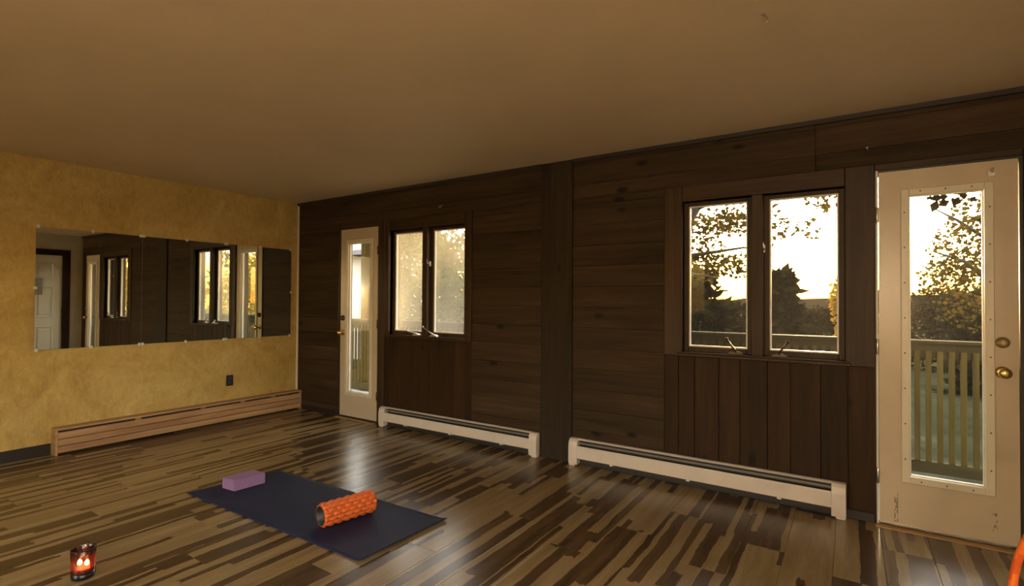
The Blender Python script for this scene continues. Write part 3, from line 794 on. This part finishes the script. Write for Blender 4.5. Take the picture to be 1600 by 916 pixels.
MB().box(-1.55, 7.35, 1.18, 1.225, .03, .115, .003).build('bottom_rail', 'rail_wood_x', rl, loc=(3, 1.21, .07))
bal = MB().box(-.0175, .0175, 1.183, 1.199, .116, .93, .002).build('baluster', 'rail_wood_z', rl, loc=(0, 1.19, .5))
xb = 5.895 - .0662 * 112
bal.location.x = xb - 3.0; WL[bal.name].x = xb
for k in range(1, 134):
    xx = xb + .0662 * k
    share(bal, 'baluster', rl, (xx, 1.19, .5))
for xx in (-1.5, 1.9, 4.28, 6.33, 7.3):
    MB().box(xx - .045, xx + .045, 1.226, 1.316, -.6, .984, .004).build('post', 'rail_wood_z', rl, loc=(xx, 1.27, .2))
MB().box(-.455, -.36, 1.32, 1.415, -.6, 2.419, .004).build('porch_post', 'rail_wood_z', loc=(-.41, 1.27, -.6), label='tall square wooden post seen through the far glazed door', cat='post')

# unseen upper storey, roof and porch roof, added to block sky light outside
MB().box(-.15, RX + .15, .01, T, H + .1, 5.0).build('added_wall_upper', 'dark_base', label='unseen storey wall added above the windows to block sky light', cat='wall', kind='structure')
MB().prism([(-6, 6.6), (.75, 4.85), (.75, 5.0), (-6, 6.75)], 'x', -.6, RX + .6).build('roof', 'roof_grey', label='unseen sloping grey roof added over the house to block sky light', cat='roof', kind='structure')
pr = empty('added_porch_roof', (3.2, 1.0, 2.5), 'flat wooden porch roof added over the deck to block sky light', 'roof', kind='structure')
MB().box(-.6, RX + .6, .161, 1.75, 2.56, 2.62).build('roof_sheet', 'roof_grey', pr)
MB().box(-.6, RX + .6, 1.31, 1.425, 2.42, 2.559, .003).build('beam', 'rail_wood_x', pr)
for k in range(9):
    xx = -.5 + k * .92
    MB().box(xx - .02, xx + .02, .161, 1.72, 2.46 + .0, 2.559).build('rafter', 'rail_wood_x', pr)
# ground, far slope, hill
m = MB(); rows = []
for i in range(41):
    yy = -60 + i * 6.0 if i < 10 else (i - 10) ** 2 * .18
    rows.append([(xx, yy, -.62 - .012 * yy + .25 * mnoise.noise(Vector((xx * .06, yy * .06, 1.0)))) for xx in [-120 + 6 * j for j in range(41)]])
m.grid(rows); m.build('ground', 'lawn', label='grassy ground sloping away beyond the deck', cat='lawn', kind='structure')
m = MB(); rows = []
for i in range(9):
    v = i / 8
    rows.append([(xx, 150 + v * 60, -4 + math.sin(v * math.pi / 2) * (7.2 + .02 * (xx - 10) + 3.0 * mnoise.noise(Vector((xx * .02, 3.1, 0))) + .9 * mnoise.noise(Vector((xx * .13, 7, 0))))) for xx in [-260 + 4 * j for j in range(131)]])
m.grid(rows); m.build('hill', 'hill_woods', label='low wooded ridge on the horizon', cat='hill', kind='structure')

# white outbuilding seen through the far glazed door
hb = empty('outbuilding', (-11.5, 9.6, -.75), 'small white outbuilding beyond the deck, seen through the far glazed door', 'building')
MB().box(-14.6, -7.95, 8, 12, -.9, 2.9).build('wall', 'house_white', hb)
MB().prism([(7.6, 2.75), (10, 4.3), (12.4, 2.75), (12.4, 2.9), (10, 4.45), (7.6, 2.9)], 'x', -15, -7.6).build('roof', 'roof_grey', hb)
MB().box(-10.9, -9.9, 7.96, 8.0, -.8, 1.3).build('door', 'roof_grey', hb)

# ------------------------------------------------------------------ trees
def leaves(m, centre, rad, n, size, rng, shape='ball', elong=1.0):
    c = Vector(centre)
    for _ in range(n):
        while True:
            q = Vector((rng.uniform(-1, 1), rng.uniform(-1, 1), rng.uniform(-1, 1)))
            if q.length <= 1: break
        p = c + Vector((q.x * rad[0], q.y * rad[1], q.z * rad[2]))
        d = Vector((rng.gauss(0, 1), rng.gauss(0, 1), rng.gauss(-.3, .7))).normalized()
        sd_ = d.orthogonal().normalized()
        sd_ = (sd_ * math.cos(rng.uniform(0, 6.28)) + d.cross(sd_) * math.sin(rng.uniform(0, 6.28))).normalized()
        s = size * rng.uniform(.6, 1.25)
        a = m.bm.verts.new(p); b = m.bm.verts.new(p + d * s * .5 * elong + sd_ * s * .38); e = m.bm.verts.new(p + d * s * elong); f = m.bm.verts.new(p + d * s * .5 * elong - sd_ * s * .38)
        m.bm.faces.new((a, b, e, f))
def bm_build_nonorm(m, *a, **k): return m.build(*a, **k)
def broadleaf(name, base, trunk_pts, radii, boughs, clusters, leaf, leafm, label, cat='tree', group='trees beyond the deck', seed=1):
    rng = random.Random(seed)
    o = empty(name, base, label, cat, group)
    MB().tube(trunk_pts, radii, 10).build('trunk', 'bark', o)
    for pts, rd in boughs:
        MB().tube(pts, rd, 7).build('bough', 'bark', o)
    m = MB()
    for c, rad, n in clusters: leaves(m, c, rad, n, leaf, rng)
    f = m.build('foliage', leafm, o); f['kind'] = 'stuff'
    return o
def conifer(base, h, r, n, label, seed, mat='needle_dark'):
    rng = random.Random(seed); b = Vector(base)
    o = empty('conifer', base, label, 'tree', 'trees beyond the deck')
    MB().tube([b, b + Vector((0, 0, h * .97))], [r * .07, .01], 8).build('trunk', 'bark', o)
    m = MB()
    tiers = int(h / .42)
    for k in range(tiers):
        u = (k + .5) / tiers
        rr_ = r * (1 - u) ** .8 + .08
        nb = 7
        for j in range(nb):
            a = rng.uniform(0, 6.28); z = b.z + h * (.04 + .96 * u)
            for q in range(max(2, int(n / tiers / nb))):
                s = rng.random() ** .6
                rad = rr_ * s
                p = Vector((b.x + math.cos(a) * rad, b.y + math.sin(a) * rad, z - .25 * rad + rng.uniform(-.12, .12)))
                leaves(m, p, (.10, .10, .06), 1, .26, rng, elong=1.5)
    f = m.build('foliage', mat, o); f['kind'] = 'stuff'
    return o

# maple left of the near window, bough crossing its upper panes
broadleaf('maple_tree', (2.5, 5.2, -.7), [(2.5, 5.2, -.75), (2.58, 5.15, .8), (2.8, 5.1, 2.0), (3.25, 5.0, 2.78), (3.6, 4.9, 3.3), (3.9, 4.9, 4.4)], [.24, .2, .17, .15, .13, .06],
          [([(2.8, 5.1, 2.0), (3.4, 5.0, 2.05), (4.1, 4.9, 2.12), (4.55, 4.85, 2.05)], [.06, .035, .018, .006]),
           ([(3.3, 5.0, 2.8), (3.9, 4.8, 2.95), (4.7, 4.6, 2.85), (5.4, 4.5, 2.75)], [.06, .04, .02, .006]),
           ([(2.9, 5.1, 2.1), (3.3, 4.6, 1.75), (3.9, 4.3, 1.62)], [.04, .02, .006])],
          [((3.75, 4.9, 2.55), (.55, .5, .2), 330), ((4.15, 4.8, 2.55), (.5, .5, .3), 300), ((3.45, 4.9, 2.2), (.4, .4, .35), 260),
           ((4.55, 4.7, 2.35), (.35, .4, .22), 70), ((4.95, 4.6, 2.3), (.25, .3, .14), 45), ((5.3, 4.5, 2.72), (.35, .3, .2), 90), ((4.6, 4.6, 2.9), (.5, .4, .2), 90),
           ((3.6, 4.8, 1.85), (.5, .4, .22), 300), ((4.1, 4.7, 1.85), (.4, .4, .2), 170), ((3.4, 5.0, 3.4), (1.2, .9, .5), 500)],
          .085, 'leaf_olive', 'broadleaf tree with leaning trunk, its boughs across the sunset window', seed=3)
# tree in front of the near door's pane
broadleaf('leafy_tree', (7.75, 8.2, -.75), [(7.75, 8.2, -.8), (7.7, 8.15, 1.5), (7.55, 8.0, 3.2), (7.45, 8.0, 4.6)], [.15, .11, .07, .03],
          [([(7.7, 8.15, 1.4), (7.1, 7.9, 2.0), (6.6, 7.7, 2.2)], [.05, .03, .01]), ([(7.6, 8.0, 2.2), (7.0, 7.8, 2.7), (6.7, 7.7, 2.9)], [.04, .025, .01])],
          [((7.15, 7.9, 2.25), (.55, .8, .55), 700), ((6.85, 7.9, 1.75), (.4, .8, .3), 260), ((7.35, 8.0, 1.8), (.7, .9, .5), 600), ((7.4, 8.0, 2.8), (.55, .8, .4), 350), ((7.6, 8.2, 1.2), (.9, .9, .45), 500), ((8.3, 8.2, 2.2), (.7, .9, .9), 500)],
          .085, 'leaf_olive', 'leafy tree filling the pane of the near glazed door', seed=5)
# low branch with large hanging leaves just outside the near door
broadleaf('young_tree', (7.6, 2.6, 2.6), [(8.4, 2.7, -.7), (8.3, 2.7, 1.2), (7.9, 2.6, 2.3), (7.3, 2.5, 2.5), (6.5, 2.4, 2.42), (6.05, 2.35, 2.36)], [.05, .045, .03, .02, .01, .004], [],
          [((6.35, 2.4, 2.26), (.32, .08, .06), 26), ((6.55, 2.45, 2.08), (.10, .08, .09), 16), ((6.2, 2.4, 2.26), (.15, .06, .07), 10)],
          .10, 'needle_dark', 'slim young tree with large dark leaves drooping outside the near door', seed=8)
# dark conifers behind, seen in the lower half of the near window
CL = ['broad dark conifer low behind the left sunset pane', 'small dark conifer beside the sunset window mullion', 'dark conifer behind the maple trunk', 'dark conifer far left of the sunset window', 'dark bushy conifer behind the near door railing', 'dark conifer right of the near door tree', 'dark conifer between outbuilding and maple', 'dark conifer close to the outbuilding']
for k, (bx, by, h, r) in enumerate(((1.9, 11.5, 3.0, 1.7), (3.75, 13.5, 3.0, .8), (-.3, 15.5, 4.8, 1.6), (-3.6, 14, 5.2, 1.6), (8.4, 12.6, 2.5, 1.3), (11.4, 12.5, 3.6, 1.6), (-5.0, 10.2, 4.8, 1.2), (-8.0, 16, 5.5, 2.0))):
    conifer((bx, by, -.8), h, r, 1900, CL[k], 20 + k)
# bushes
def bush(c, rad, n, size, mat, label, seed):
    rng = random.Random(seed); o = empty('bush', (c[0], c[1], -.75), label, 'bush', 'bushes beyond the deck')
    for j in range(5):
        a = rng.uniform(0, 6.28)
        MB().tube([(c[0], c[1], -.85), (c[0] + math.cos(a) * rad[0] * .4, c[1] + math.sin(a) * rad[1] * .4, c[2] + rad[2] * .2)], [.04, .01], 6).build('stem', 'bark', o)
    m = MB(); leaves(m, c, rad, n, size, rng)
    for _ in range(6): leaves(m, (c[0] + rng.uniform(-.8, .8) * rad[0], c[1] + rng.uniform(-.5, .5) * rad[1], c[2] + rng.uniform(.2, .9) * rad[2]), (rad[0] * .35, rad[1] * .35, rad[2] * .35), n // 8, size, rng)
    f = m.build('foliage', mat, o); f['kind'] = 'stuff'
bush((5.62, 18.5, .6), (.75, .8, 1.5), 1500, .16, 'leaf_gold', 'golden backlit bush at the right edge of the sunset window', 41)
bush((4.55, 21, .1), (1.6, .8, 1.05), 2200, .17, 'needle_dark', 'low dark bush under the setting sun', 42)
bush((1.0, 19, .2), (1.9, .8, 1.2), 2000, .17, 'needle_dark', 'low dark bush left of the sunset mullion', 43)
bush((8.1, 17, .3), (1.9, .8, 1.3), 2400, .16, 'needle_dark', 'dark hedge-like bush behind the near door railing', 44)
bush((9.2, 4.3, 1.0), (1.2, .9, 1.7), 1800, .13, 'leaf_yellow', 'yellow bush reflected in the mirror windows', 45)
bush((12.4, 3.4, 1.2), (1.3, 1.2, 1.9), 1800, .14, 'leaf_yellow', 'tall yellow bush farther right, reflected in the mirror', 46)
bush((-1.4, 3.9, .9), (1.3, .8, 1.6), 2200, .12, 'leaf_green', 'green bush behind the misted far window', 47)
bush((-4.4, 6.6, 1.6), (1.3, .9, 2.2), 2200, .13, 'leaf_green', 'taller green bush beyond the far glazed door', 48)
